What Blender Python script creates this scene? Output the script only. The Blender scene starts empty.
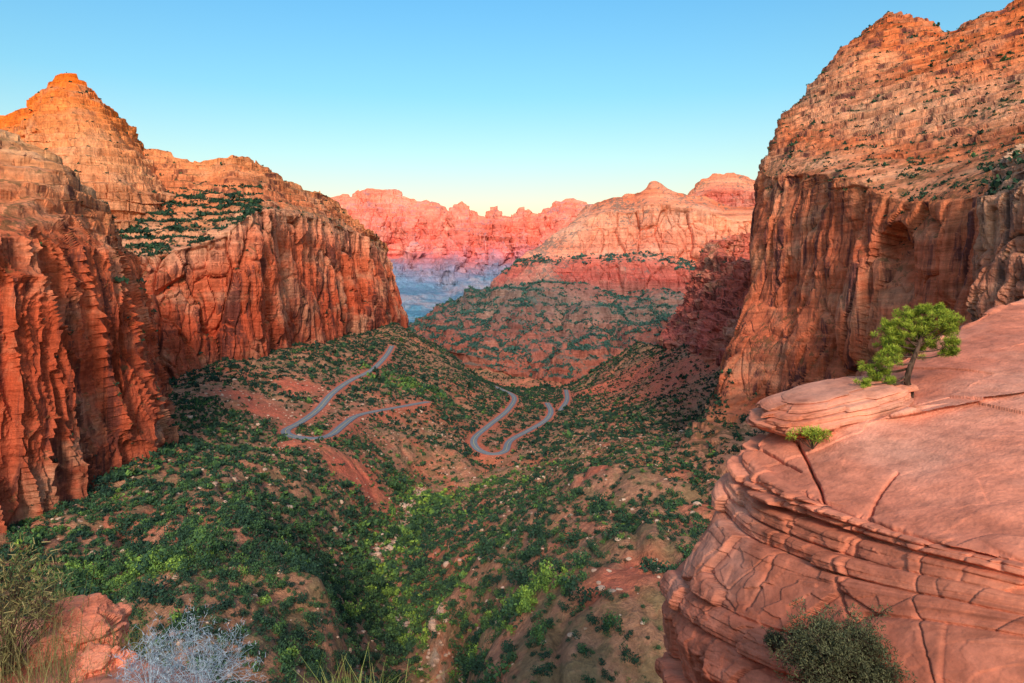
import bpy, math, random
import numpy as np
from mathutils import Vector
random.seed(7); rng=np.random.RandomState(11)
scene=bpy.context.scene
F=700.0
def P(px,py,d):
    # sighting (bearing, depression read off the survey photo) + distance in metres -> world metres
    return ((px-512.0)/F*d, d, (270.0-py)/F*d)

# ------------------------------------------------------------------ noise
perm=rng.permutation(256); perm=np.concatenate([perm,perm,perm]).astype(np.int32)
G=rng.normal(size=(256,3)); G/=np.linalg.norm(G,axis=1)[:,None]; G=G.astype(np.float32)
def pn(x,y,z):
    x,y,z=np.broadcast_arrays(x,y,z)
    x=x.astype(np.float64);y=y.astype(np.float64);z=z.astype(np.float64)
    xi=np.floor(x).astype(np.int64);yi=np.floor(y).astype(np.int64);zi=np.floor(z).astype(np.int64)
    fx=(x-xi).astype(np.float32);fy=(y-yi).astype(np.float32);fz=(z-zi).astype(np.float32)
    xi&=255;yi&=255;zi&=255
    f=lambda t:t*t*t*(t*(t*6-15)+10)
    u,v,w=f(fx),f(fy),f(fz)
    def g(a,b,c):
        h=perm[perm[perm[(xi+a)&255]+((yi+b)&255)]+((zi+c)&255)]
        gg=G[h]
        return gg[...,0]*(fx-a)+gg[...,1]*(fy-b)+gg[...,2]*(fz-c)
    def L(a,b,t): return a+(b-a)*t
    r=L(L(L(g(0,0,0),g(1,0,0),u),L(g(0,1,0),g(1,1,0),u),v),L(L(g(0,0,1),g(1,0,1),u),L(g(0,1,1),g(1,1,1),u),v),w)
    return r*1.6
def fbm(x,y,z,o=4):
    s=0;a=1.0
    for i in range(o):
        s=s+a*pn(x+i*17.3,y+i*9.1,z+i*5.7); x=x*2.03;y=y*2.03;z=z*2.03;a*=.5
    return s
def sstep(a,b,x):
    t=np.clip((x-a)/(b-a),0,1); return t*t*(3-2*t)
JIT=np.random.RandomState(3).uniform(.12,.88,size=(256,3)).astype(np.float32); CR=np.random.RandomState(4).uniform(-1,1,256).astype(np.float32)
def cell(x,y,z):
    """blocky joints: random value of the nearest cell and distance to the joint"""
    x,y,z=[np.ascontiguousarray(q).astype(np.float64) for q in np.broadcast_arrays(x,y,z)]
    xi=np.floor(x).astype(np.int64);yi=np.floor(y).astype(np.int64);zi=np.floor(z).astype(np.int64)
    fx=(x-xi).astype(np.float32);fy=(y-yi).astype(np.float32);fz=(z-zi).astype(np.float32)
    d1=np.full(x.shape,9.,np.float32);d2=d1.copy();v=np.zeros(x.shape,np.float32)
    for a in (-1,0,1):
        for b in (-1,0,1):
            for c in (-1,0,1):
                h=perm[perm[perm[(xi+a)&255]+((yi+b)&255)]+((zi+c)&255)]
                j=JIT[h]; d=(j[...,0]+a-fx)**2+(j[...,1]+b-fy)**2+(j[...,2]+c-fz)**2
                m=d<d1
                d2=np.where(m,d1,np.minimum(d2,d)); v=np.where(m,CR[h],v); d1=np.where(m,d,d1)
    return v,np.sqrt(d2)-np.sqrt(d1)
# ------------------------------------------------------------------ node helpers
def mk(nt,typ,ins=None,**props):
    n=nt.nodes.new(typ)
    for k,v in props.items(): setattr(n,k,v)
    for k,v in (ins or {}).items():
        s=n.inputs[k]
        if isinstance(v,bpy.types.NodeSocket): nt.links.new(v,s)
        else: s.default_value=v
    return n
def c4(c): return (c[0],c[1],c[2],1.0)
def mixc(nt,fac,a,b,mode='MIX'):
    n=nt.nodes.new('ShaderNodeMix'); n.data_type='RGBA'; n.blend_type=mode
    for i,v in ((0,fac),(6,a),(7,b)):
        if isinstance(v,bpy.types.NodeSocket): nt.links.new(v,n.inputs[i])
        else: n.inputs[i].default_value=(v if i==0 else c4(v))
    return n.outputs[2]
def math_(nt,op,a,b=0.0,clamp=False):
    n=nt.nodes.new('ShaderNodeMath'); n.operation=op; n.use_clamp=clamp
    for i,v in ((0,a),(1,b)):
        if isinstance(v,bpy.types.NodeSocket): nt.links.new(v,n.inputs[i])
        else: n.inputs[i].default_value=v
    return n.outputs[0]
def ramp(nt,fac,stops,interp='LINEAR'):
    n=nt.nodes.new('ShaderNodeValToRGB'); nt.links.new(fac,n.inputs[0]); r=n.color_ramp; r.interpolation=interp
    while len(r.elements)<len(stops): r.elements.new(0.5)
    for e,(p,c) in zip(r.elements,stops):
        e.position=p; e.color=c4(c) if hasattr(c,'__len__') else (c,c,c,1)
    return n.outputs[0]
def noise(nt,vec,sc=(1,1,1),detail=4,rough=.55,dist=0.0,rot=None):
    m=mk(nt,'ShaderNodeMapping',{'Vector':vec,'Scale':sc})
    if rot: m.inputs['Rotation'].default_value=rot
    n=mk(nt,'ShaderNodeTexNoise',{'Vector':m.outputs[0],'Scale':1.0,'Detail':detail,'Roughness':rough,'Distortion':dist})
    return n.outputs[0]
def newmat(name):
    m=bpy.data.materials.new(name); m.use_nodes=True; nt=m.node_tree
    b=nt.nodes['Principled BSDF']; b.inputs['Roughness'].default_value=.93; b.inputs['Specular IOR Level'].default_value=.12
    return m,nt,b

def rock_mat(name,zones,L,dark=(.11,.04,.035),streak=.85,veg=.6,vegcol=(.04,.06,.025),pale=(.68,.42,.28),palea=.4,bump=.8,fine=1.0,stra=.65,zlay=0,dip=0.0,cross=.35,sat=1.10,calmz=None,calmv=.12,speck=.35,val=1.0):
    """L = metre size of the main strata"""
    m,nt,b=newmat(name)
    geo=mk(nt,'ShaderNodeNewGeometry'); pos=geo.outputs['Position']
    at=mk(nt,'ShaderNodeAttribute',attribute_name='zone')
    n0=noise(nt,pos,(.12/L,.12/L,.3/L),2)
    zf=math_(nt,'ADD',at.outputs['Fac'],math_(nt,'MULTIPLY',math_(nt,'SUBTRACT',n0,.5),.16))
    base=ramp(nt,zf,zones)
    sep=mk(nt,'ShaderNodeSeparateXYZ',{0:geo.outputs['Normal']})
    nz=sep.outputs[2]
    steep=ramp(nt,nz,[(.25,1.0),(.6,0.0)])
    sv=pos; k1=(.05/L,.05/L,1.1/L); k2=(.25/L,.25/L,5/L)
    if dip:
        rv=mk(nt,'ShaderNodeMapping',{'Vector':pos,'Rotation':(0,dip,0)}).outputs[0]; sv=rv
    if zlay:
        sp=mk(nt,'ShaderNodeSeparateXYZ',{0:pos})
        lay=mk(nt,'ShaderNodeAttribute',attribute_name='lay').outputs['Fac']
        sv=mk(nt,'ShaderNodeCombineXYZ',{0:sp.outputs[0],1:sp.outputs[1],2:math_(nt,'ADD',lay,math_(nt,'MULTIPLY',sp.outputs[2],.6))}).outputs[0]
        k1=(.12,.12,.9); k2=(.3,.3,5.5)
    s1=noise(nt,sv,k1,4,.65,.3)
    soft=math_(nt,'SUBTRACT',1.0,math_(nt,'MULTIPLY',steep,cross))   # strata tone fades on sheer varnished faces
    cm=1.0
    if calmz:
        cm=ramp(nt,at.outputs['Fac'],[(calmz-.04,1.0),(calmz+.04,calmv)]); soft=math_(nt,'MULTIPLY',soft,cm)
    base=mixc(nt,math_(nt,'MULTIPLY',soft,stra*1.25,True),base,ramp(nt,s1,[(.3,(.54,.42,.38)),(.45,(.9,.82,.79)),(.55,(1.05,1.03,1.0)),(.7,(1.35,1.34,1.28))]),'MULTIPLY')
    s2=noise(nt,sv,k2,3,.6,.2)
    base=mixc(nt,math_(nt,'MULTIPLY',soft,stra*1.2,True),base,ramp(nt,s2,[(.3,.62),(.5,1.0),(.7,1.25)]),'MULTIPLY')
    p1=noise(nt,pos,(.22/L,.22/L,.4/L),4,.6)
    pf=math_(nt,'MULTIPLY',ramp(nt,p1,[(.50,0.0),(.64,1.0)]),palea)
    if calmz: pf=math_(nt,'MULTIPLY',pf,cm)
    base=mixc(nt,pf,base,pale)
    st=noise(nt,pos,(.8/L,.8/L,.04/L),5,.7,.3)
    sk=math_(nt,'MULTIPLY',ramp(nt,st,[(.52,0.0),(.59,1.0)]),steep)
    base=mixc(nt,math_(nt,'MULTIPLY',sk,streak),base,dark)
    st2=noise(nt,pos,(2.8/L,2.8/L,.10/L),4,.65,.2)
    base=mixc(nt,math_(nt,'MULTIPLY',steep,.6),base,ramp(nt,st2,[(.36,.5),(.5,1.0),(.64,1.4)]),'MULTIPLY')
    if veg>0:
        v=noise(nt,pos,(2.2/L,2.2/L,2.2/L),2,.7)
        v2=noise(nt,pos,(.25/L,.25/L,.25/L),2,.6)
        vf=ramp(nt,math_(nt,'ADD',math_(nt,'MULTIPLY',v,.6),math_(nt,'MULTIPLY',v2,.4)),[(.52,0.0),(.56,1.0)])
        fl=ramp(nt,nz,[(.35,0.0),(.6,1.0)])
        base=mixc(nt,math_(nt,'MULTIPLY',math_(nt,'MULTIPLY',vf,fl),veg),base,vegcol)
    f1=noise(nt,pos,(3.5/L,3.5/L,6/L),6,.75)
    base=mixc(nt,speck,base,ramp(nt,f1,[(.36,.55),(.5,1.0),(.64,1.35)]),'MULTIPLY')
    if sat!=1.0 or val!=1.0: base=mk(nt,'ShaderNodeHueSaturation',{'Color':base,'Saturation':sat,'Value':val}).outputs[0]
    nt.links.new(base,b.inputs['Base Color'])
    h=math_(nt,'ADD',math_(nt,'MULTIPLY',s2,.7),math_(nt,'ADD',math_(nt,'MULTIPLY',st2,.5),math_(nt,'MULTIPLY',f1,.6)))
    bp=mk(nt,'ShaderNodeBump',{'Height':h,'Strength':.9*bump,'Distance':L*.35*fine})
    nt.links.new(bp.outputs[0],b.inputs['Normal'])
    return m

# ------------------------------------------------------------------ mesh helpers
def grid_faces(nr,nc,flip=False):
    i=np.arange(nr*nc).reshape(nr,nc)
    q=np.stack([i[:-1,:-1],i[:-1,1:],i[1:,1:],i[1:,:-1]],-1).reshape(-1,4)
    return q[:,::-1] if flip else q
def make_mesh(name,V,Q,mat=None,smooth=True,attrs=None):
    me=bpy.data.meshes.new(name); V=np.ascontiguousarray(V,dtype=np.float32).reshape(-1,3)
    Q=np.ascontiguousarray(Q,dtype=np.int32); k=Q.shape[1]
    me.vertices.add(len(V)); me.vertices.foreach_set('co',V.ravel())
    me.loops.add(Q.size); me.loops.foreach_set('vertex_index',Q.ravel())
    me.polygons.add(len(Q)); me.polygons.foreach_set('loop_start',np.arange(0,Q.size,k,dtype=np.int32))
    me.polygons.foreach_set('loop_total',np.full(len(Q),k,dtype=np.int32))
    me.polygons.foreach_set('use_smooth',np.full(len(Q),smooth,dtype=bool))
    for an,av in (attrs or {}).items():
        a=me.attributes.new(an,'FLOAT','POINT'); a.data.foreach_set('value',np.ascontiguousarray(av,dtype=np.float32).ravel())
    me.update(calc_edges=True)
    if mat: me.materials.append(mat)
    return me
def add_obj(name,me,label=None,category=None,kind=None,group=None,parent=None,loc=None):
    o=bpy.data.objects.new(name,me); scene.collection.objects.link(o)
    if label: o['label']=label
    if category: o['category']=category
    if kind: o['kind']=kind
    if group: o['group']=group
    if parent is not None: o.parent=parent
    if loc is not None: o.location=loc
    return o
def grid_normals(X):
    du=np.gradient(X,axis=1); dv=np.gradient(X,axis=0)
    n=np.cross(du,dv); n/=(np.linalg.norm(n,axis=2)[...,None]+1e-9)
    return n
def smooth_grid(A,k):
    for _ in range(k):
        B=A.copy()
        B[1:-1]+=A[:-2]+A[2:]; B[1:-1]/=3
        A=B; B=A.copy()
        B[:,1:-1]+=A[:,:-2]+A[:,2:]; B[:,1:-1]/=3
        A=B
    return A
SURF={}
def loft(name,C,nu,nv,mat,label,category,A1=(0,1),A2=(0,1),A3=(0,1),terr=(0,0),lin=False,skirt=80,back=0,post=None,key=None,kind='structure',cliff=None,zs=8.0,sm=4,smooth=False,chip=1.0,rimvar=0.0):
    C=np.array([[P(*q) for q in row] for row in C],dtype=np.float64)
    M=C.shape[0]; zi=list(range(M))
    if back>0:
        d=C[0].copy(); d[:,2]=0; d/=np.linalg.norm(d,axis=1)[:,None]
        r=C[0]+d*back; r[:,2]-=back*.9
        C=np.concatenate([r[None],C]); zi=[0]+zi
    if skirt>0:
        r=C[-1].copy(); r[:,2]-=skirt
        C=np.concatenate([C,r[None]]); zi=zi+[M-1]
    zi=np.array(zi)/(M-1.0)
    dist=np.linalg.norm(C,axis=2)
    w=(np.linalg.norm(C[:,1:]-C[:,:-1],axis=2)/(.5*(dist[:,1:]+dist[:,:-1]))).mean(0)
    cu=np.concatenate([[0],np.cumsum(w)]); su=np.linspace(0,cu[-1],nu)
    iu=np.clip(np.searchsorted(cu,su,side='right')-1,0,len(w)-1); t=((su-cu[iu])/w[iu])[None,:,None]
    K=C.shape[1]
    p0=C[:,np.clip(iu-1,0,K-1)];p1=C[:,iu];p2=C[:,np.clip(iu+1,0,K-1)];p3=C[:,np.clip(iu+2,0,K-1)]
    if lin: R=p1+(p2-p1)*t
    else: R=.5*((2*p1)+(-p0+p2)*t+(2*p0-5*p1+4*p2-p3)*t*t+(-p0+3*p1-3*p2+p3)*t**3)
    wv=(np.linalg.norm(C[1:]-C[:-1],axis=2)/(.5*(dist[1:]+dist[:-1]))).mean(1)
    if skirt>0: wv[-1]*=.25
    if back>0: wv[0]*=.4
    cv=np.concatenate([[0],np.cumsum(wv)]); sv=np.linspace(0,cv[-1],nv)
    iv=np.clip(np.searchsorted(cv,sv,side='right')-1,0,len(wv)-1); tv=(sv-cv[iv])/wv[iv]
    X=R[iv]+(R[iv+1]-R[iv])*tv[:,None,None]
    zone=(zi[iv]+(zi[iv+1]-zi[iv])*tv)[:,None]*np.ones((1,nu))
    n=grid_normals(X)
    flip=False
    if -(n*X).sum()<0: n=-n; flip=True
    n=smooth_grid(n,sm); n/=(np.linalg.norm(n,axis=2)[...,None]+1e-9)
    x,y,z=X[...,0],X[...,1],X[...,2]
    st=np.clip(1-np.abs(n[...,2]),0,1); st=np.clip((st-.15)*2.0,0,1)
    zv=zone+rimvar*pn(x/70,y/70,1.5)
    ck=1.0 if cliff is None else sstep(cliff[0]-.04-rimvar*.4,cliff[0]+.04+rimvar*.4,zv)*(1-sstep(cliff[1]-.03,cliff[1]+.03,zone))
    D=np.zeros_like(x)
    if A1[0]: D=D+A1[0]*fbm(x/A1[1],y/A1[1],z/A1[1],4)
    if A2[0]:
        l=A2[1]; wx=.35*l*pn(x/l,y/l,z/(5*l))
        def bil(s,o,sh=3.2):
            return np.minimum(np.abs(pn((x+wx)/(l*s)+o,(y+wx)/(l*s)+o*.7,z/(zs*l*s)+o))*sh,1.0)**.6
        b1=bil(1.8,0)
        w2=.10*l*pn(x/(l*.5)+5,y/(l*.5),z/(l*1.5)); w3=.3*w2
        c1,e1=cell((x+w2)/(l*.95),(y+w2)/(l*.95),z/(l*zs*.30))
        c2,e2=cell((x+w2)/(l*.42)+7,(y+w2)/(l*.42),(z+w2)/(l*2.2))
        c3,e3=cell((x+w3)/(l*.17)+3,(y+w3)/(l*.17)+9,(z+w3)/(l*.45))
        D=D+st*A2[0]*(.3+.7*ck)*(.50*b1-.4+.38*c1-.40*np.exp(-(e1/.05)**2)+chip*(.18*c2-.19*np.exp(-(e2/.055)**2)+.05*c3-.03*np.exp(-(e3/.10)**2)))
    if A3[0]:
        h=A3[1]; zz=z+h*1.2*pn(x/(h*14),y/(h*14),0.3)
        s=np.tanh(5*pn(zz/h,x/(h*25),y/(h*25)))+.5*np.tanh(4*pn(zz/(h*.42)+40,x/(h*9),y/(h*9)))
        k3=1.0 if cliff is None else (1-.95*ck)
        D=D+A3[0]*s*np.clip(st+.12,0,1)*k3
        c4_,_=cell(x/(h*1.6),y/(h*1.6),zz/(h*.6)); D=D+.35*A3[0]*c4_*k3
    X=X+n*D[...,None]
    if terr[0]:
        h=terr[0]; o=h*1.0*pn(X[...,0]/(h*9),X[...,1]/(h*9),.5)+h*.25*pn(X[...,0]/(h*1.5),X[...,1]/(h*1.5),.5)
        tk=1.0 if cliff is None else (1-.97*ck)
        zz=(X[...,2]+o)/h; k=np.floor(zz); f=zz-k; f=np.clip((f-.66)/.34,0,1); f=f*f*(3-2*f)
        X[...,2]=X[...,2]*(1-terr[1]*tk)+terr[1]*tk*(h*(k+f)-o)
    att={'zone':zone}
    if post:
        X,ex=post(X,n,zone); att.update(ex)
    me=make_mesh(name,X,grid_faces(nv,nu,not flip),mat,smooth,att)
    o=add_obj(name,me,label,category,kind)
    nn=grid_normals(X); nn=nn if not flip else -nn
    SURF[key or name]=(X,nn,zone)
    return o
def anchor(key,px,py):
    X,nn,_=SURF[key]; V=X.reshape(-1,3); ok=V[:,1]>1
    e=np.hypot(V[:,0]/V[:,1]-(px-512)/F,V[:,2]/V[:,1]-(270-py)/F)
    e[~ok]=9
    idx=np.where(e<max(e.min()*2,0.004))[0]
    return V[idx[np.argmin(V[idx,1])]]

# ------------------------------------------------------------------ materials
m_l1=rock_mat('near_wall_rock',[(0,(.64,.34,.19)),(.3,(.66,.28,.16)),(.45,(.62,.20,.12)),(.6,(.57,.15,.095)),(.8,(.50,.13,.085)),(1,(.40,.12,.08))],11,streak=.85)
m_l0=rock_mat('peak_rock',[(0,(.82,.23,.09)),(.3,(.82,.30,.14)),(.6,(.76,.35,.20)),(1,(.56,.22,.14))],16,streak=.2,palea=.3)
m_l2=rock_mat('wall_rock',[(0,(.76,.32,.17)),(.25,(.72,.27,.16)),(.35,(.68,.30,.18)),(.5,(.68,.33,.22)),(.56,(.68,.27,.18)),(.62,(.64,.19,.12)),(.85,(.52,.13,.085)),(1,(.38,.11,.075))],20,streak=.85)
m_r1=rock_mat('tall_wall_rock',[(0,(.68,.21,.11)),(.15,(.70,.25,.14)),(.28,(.75,.38,.25)),(.36,(.68,.24,.14)),(.44,(.72,.34,.22)),(.5,(.66,.25,.15)),(.56,(.62,.21,.135)),(.8,(.56,.18,.115)),(.9,(.55,.25,.16)),(1,(.46,.21,.14))],13,streak=.9,palea=.35,dip=.22,stra=.95,speck=.2,dark=(.11,.045,.045))
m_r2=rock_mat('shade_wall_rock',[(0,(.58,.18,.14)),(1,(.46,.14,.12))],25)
m_e=rock_mat('temple_rock',[(0,(.82,.27,.17)),(.22,(.84,.38,.26)),(.45,(.78,.28,.21)),(.55,(.62,.20,.16)),(.70,(.52,.15,.13)),(.78,(.32,.14,.12)),(.86,(.22,.15,.13)),(.93,(.30,.13,.11)),(1,(.36,.13,.10))],45,streak=.3,veg=.6,vegcol=(.05,.12,.105),pale=(.80,.46,.34),calmz=.76,calmv=.4)  # talus scrub tint pushed blue green as painted distance haze
m_d=rock_mat('hazed_tower_rock',[(0,(.94,.33,.24)),(.34,(.92,.28,.23)),(.42,(.74,.25,.26)),(.52,(.50,.25,.30)),(.62,(.32,.26,.36)),(.78,(.18,.26,.38)),(1,(.11,.24,.34))],90,streak=.25,veg=.4,vegcol=(.10,.21,.28),stra=.6,pale=(.92,.48,.38),calmz=.52,calmv=.6)  # blue lower zones are distance haze and slope shade put into the rock colour

# ------------------------------------------------------------------ canyon walls and mountains
loft('mountain',[
 [(-150,160,1200),(0,119,1200),(35,94,1200),(50,80,1200),(68,73,1200),(84,79,1200),(100,95,1200),(128,128,1250),(150,150,1300),(220,190,1400)],
 [(-150,180,1130),(-20,150,1110),(25,118,1100),(45,102,1090),(70,96,1090),(92,104,1100),(110,116,1110),(135,140,1180),(160,165,1250),(225,200,1350)],
 [(-150,210,1050),(-30,172,1020),(20,145,1000),(42,135,990),(75,133,990),(105,140,1000),(130,152,1030),(150,163,1100),(175,180,1180),(230,210,1300)],
 [(-150,240,980),(-30,200,960),(10,185,940),(45,180,930),(85,182,930),(120,185,940),(145,190,970),(170,195,1050),(190,205,1130),(235,225,1250)],
 [(-150,350,930),(-30,330,900),(10,320,880),(45,310,880),(90,310,880),(125,310,890),(150,310,920),(180,310,1000),(200,310,1100),(240,300,1200)]],
 420,300,m_l0,'orange pyramid shaped sandstone peak with stepped ledges','mountain',A1=(8,70),A2=(9,30),A3=(4,12),terr=(13,.8),back=200,key='L0')
loft('canyon_wall',[
 [(-300,60,440),(-100,90,440),(0,126,440),(50,146,450),(80,176,465),(98,200,490),(75,200,600),(-50,160,740)],
 [(-300,130,350),(-100,140,370),(0,158,385),(55,172,400),(90,196,430),(107,216,455),(85,215,580),(-50,190,730)],
 [(-300,235,280),(-100,238,290),(0,236,310),(50,243,340),(95,252,380),(117,262,420),(108,265,570),(-50,250,720)],
 [(-300,420,255),(-100,395,270),(0,385,298),(55,375,325),(104,362,375),(139,350,412),(124,350,585),(-50,330,730)],
 [(-300,640,240),(-100,570,262),(0,528,290),(60,500,320),(120,468,368),(162,440,408),(144,420,600),(-50,400,740)]],
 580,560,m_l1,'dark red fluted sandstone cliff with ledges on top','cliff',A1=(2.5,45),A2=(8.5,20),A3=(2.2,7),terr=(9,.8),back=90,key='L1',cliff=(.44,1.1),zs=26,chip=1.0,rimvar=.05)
loft('canyon_wall',[
 [(60,185,1200),(105,165,1170),(140,145,1150),(165,151,1150),(190,158,1150),(212,157,1150),(235,152,1150),(262,164,1200),(290,180,1250),(325,192,1350),(345,207,1450),(368,228,1500),(383,243,1800),(370,240,2300)],
 [(60,215,1100),(105,203,1080),(140,197,1060),(165,198,1050),(190,197,1050),(212,196,1050),(235,190,1060),(262,192,1100),(290,200,1180),(325,212,1280),(347,222,1400),(368,237,1480),(385,255,1800),(372,250,2300)],
 [(60,270,820),(105,262,820),(140,255,820),(165,250,830),(190,246,850),(215,238,870),(243,220,890),(262,212,950),(288,214,1050),(325,222,1200),(353,232,1350),(377,247,1460),(388,265,1800),(376,260,2300)],
 [(60,330,790),(100,322,790),(145,315,790),(170,312,800),(190,308,820),(215,302,845),(246,288,870),(266,285,930),(291,280,1030),(328,278,1180),(356,281,1330),(384,284,1470),(394,290,1800),(378,290,2300)],
 [(60,400,740),(100,390,740),(150,388,755),(170,386,770),(188,382,790),(212,370,825),(248,352,860),(270,352,915),(296,348,1010),(332,338,1160),(363,330,1320),(393,322,1480),(402,320,1800),(380,318,2300)]],
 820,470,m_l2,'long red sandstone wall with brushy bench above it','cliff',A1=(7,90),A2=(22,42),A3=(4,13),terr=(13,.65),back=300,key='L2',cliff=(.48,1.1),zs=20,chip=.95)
def alcove(X,n,zone):
    a=X[...,0]/X[...,1]*F+512; b_=270-X[...,2]/X[...,1]*F
    D=np.zeros(a.shape)
    for (cx,ty,hw,dep,by) in [(897,222,17,11,310),(866,262,7,4,330),(790,255,7,4,345)]:
        u=(a-cx+1.0*pn(X[...,0]/9,X[...,1]/9,X[...,2]/9))/hw; top=ty+ (np.abs(u)**2.2)*hw*1.2
        D=np.maximum(D,dep*(1-sstep(.85,1.0,np.abs(u)))*sstep(-1,2,b_-top)*(1-sstep(by-60,by,b_)))
    return X-n*D[...,None],{}
loft('canyon_wall',[
 [(930,20,1000),(905,14,870),(890,14,790),(905,11,745),(932,20,720),(948,30,710),(975,16,700),(1012,2,680),(1100,-30,650),(1300,-60,600)],
 [(900,60,1000),(862,45,860),(843,48,770),(860,52,710),(888,60,680),(918,66,640),(955,66,600),(1010,60,560),(1110,40,520),(1300,0,480)],
 [(860,130,980),(812,118,840),(784,116,735),(800,128,670),(838,130,630),(882,138,570),(932,142,515),(1000,140,455),(1100,120,400),(1300,90,360)],
 [(820,190,950),(775,185,800),(757,172,690),(775,176,624),(805,172,578),(850,180,500),(912,200,430),(975,196,365),(1050,150,290),(1250,130,230)],
 [(812,300,930),(765,300,780),(750,290,650),(766,305,595),(792,300,560),(838,300,490),(898,305,420),(966,300,355),(1045,280,284),(1250,260,220)],
 [(800,400,880),(746,390,740),(718,388,590),(740,402,545),(772,408,520),(830,400,470),(890,390,405),(960,380,345),(1050,370,275),(1250,380,210)],
 [(780,430,800),(708,420,640),(674,450,505),(694,466,455),(740,478,415),(800,480,380),(860,470,330),(930,470,290),(1040,480,230),(1250,500,170)]],
 720,700,m_r1,'towering tan and red sandstone wall with sloping slickrock top','cliff',A1=(5,60),A2=(10,34),A3=(2.0,7),terr=(8,.65),back=150,key='R1',cliff=(.46,.84),zs=18,post=alcove,chip=.85,rimvar=.10)
m_r0=rock_mat('varnished_rock',[(0,(.60,.36,.25)),(.4,(.54,.26,.18)),(1,(.46,.18,.13))],7,streak=.9,dark=(.13,.08,.07))
loft('canyon_wall',[
 [(1030,140,330),(1003,158,262),(1022,150,238),(1060,140,220),(1130,120,205),(1300,100,190)],
 [(1015,195,320),(986,200,250),(1008,196,228),(1050,190,212),(1125,180,195),(1300,170,180)],
 [(1005,260,318),(980,270,248),(1004,270,224),(1048,265,208),(1125,260,190),(1300,260,175)],
 [(1000,380,310),(972,390,240),(1000,395,218),(1045,400,200),(1125,400,180),(1300,420,165)]],
 240,320,m_r0,'dark varnished sandstone buttress under a bushy ledge','cliff',A1=(2,18),A2=(5,11),A3=(1.0,4),terr=(3,.4),back=40,key='R0',cliff=(.3,1.1),zs=12)
loft('canyon_wall',[
 [(780,225,2200),(722,238,1950),(712,250,1650),(728,255,1350),(765,255,1100),(820,250,950)],
 [(780,290,2150),(708,288,1900),(690,296,1600),(710,300,1300),(755,300,1050),(820,300,900)],
 [(770,340,2050),(688,328,1850),(668,338,1550),(695,350,1220),(745,352,980),(820,350,850)]],
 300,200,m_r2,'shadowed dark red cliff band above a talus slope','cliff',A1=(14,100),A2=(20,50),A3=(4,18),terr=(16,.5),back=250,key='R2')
def talus(X,n,zone):
    x,y=X[...,0],X[...,1]
    w=sstep(.76,.84,zone)
    wx=60*pn(x/260,y/260,1.1)
    D=42*(np.abs(pn((x+wx)/230,(y+wx)/230,4.4))*2.4-.55)+14*(np.abs(pn((x+wx)/80,(y+wx)/80,2.4))*2.4-.5)
    X=X+n*(D*w*(1-.6*sstep(.97,1,zone)))[...,None]
    h=28.; o=14*pn(x/300,y/300,.5); zz=(X[...,2]+o)/h; k=np.floor(zz); f=sstep(.6,1,zz-k)
    X[...,2]=X[...,2]*(1-.45*w)+.45*w*(h*(k+f)-o)
    return X,{}
loft('mountain',[
 [(640,192,4000),(600,204,3500),(588,207,3250),(603,198,3150),(618,195,3110),(634,193,3100),(645,188,3100),(654,183,3100),(664,188,3100),(676,194,3100),(700,196,3100),(740,205,3100),(850,200,3200)],
 [(620,220,4000),(572,228,3500),(556,236,3150),(578,224,3030),(600,214,2980),(628,210,2950),(642,206,2950),(655,204,2950),(666,206,2950),(682,209,2950),(705,212,2950),(742,218,2950),(850,215,3000)],
 [(600,258,4000),(535,262,3500),(518,263,3050),(545,257,2930),(580,253,2870),(612,255,2850),(635,254,2850),(655,256,2850),(668,257,2850),(688,260,2850),(710,262,2850),(742,262,2850),(850,262,2900)],
 [(598,266,3950),(525,270,3450),(505,272,3020),(538,266,2880),(575,262,2820),(610,264,2790),(635,264,2790),(655,265,2790),(670,267,2790),(690,270,2790),(712,272,2790),(745,272,2790),(850,272,2850)],
 [(590,285,3900),(510,286,3400),(490,287,2980),(528,285,2800),(570,286,2750),(608,290,2720),(632,292,2720),(655,293,2720),(672,294,2720),(692,296,2720),(715,298,2720),(745,298,2700),(850,298,2750)],
 [(520,324,4100),(424,323,3600),(412,333,2800),(470,354,2430),(530,368,2330),(570,380,2200),(600,378,2200),(630,366,2200),(660,358,2200),(690,354,2200),(720,352,2200),(760,352,2200),(850,350,2300)]],
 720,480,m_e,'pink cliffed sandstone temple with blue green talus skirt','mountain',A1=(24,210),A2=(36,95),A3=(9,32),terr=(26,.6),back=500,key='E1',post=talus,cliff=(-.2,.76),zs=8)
loft('mountain',[
 [(655,240,3800),(672,212,3700),(684,196,3650),(694,184,3600),(706,177,3600),(722,173,3600),(748,177,3600),(790,190,3600)],
 [(655,255,3650),(668,230,3550),(680,212,3500),(692,200,3450),(706,192,3450),(722,190,3450),(750,192,3450),(800,205,3450)],
 [(650,300,3600),(662,290,3450),(676,275,3350),(690,265,3320),(706,262,3300),(722,262,3300),(750,262,3300),(800,270,3300)]],
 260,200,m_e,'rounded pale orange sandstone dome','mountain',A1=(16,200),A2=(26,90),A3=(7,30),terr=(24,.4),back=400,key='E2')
sk=[(230,205),(300,200),(331,197),(352,196),(358,190),(368,188),(396,189),(402,195),(412,197),(420,201),(432,202),(440,206),(448,211),(453,203),(462,201),(470,205),(478,213),(484,217),(489,206),(498,204),(504,213),(510,217),(516,208),(524,207),(530,214),(538,214),(543,208),(548,206),(553,201),(566,199),(580,201),(597,203),(640,206),(720,205)]
rowz=[]
rowz.append([(a,b-.5,6600) for a,b in sk])
rowz.append([(a,b*.45+232*.55-(6 if i%2 else 0),6350) for i,(a,b) in enumerate(sk)])
rowz.append([(a+(2 if i%3 else -2),252+3*math.sin(i*1.3)+(-6 if a<360 else 0),6150-120*(i%3)) for i,(a,b) in enumerate(sk)])
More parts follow.
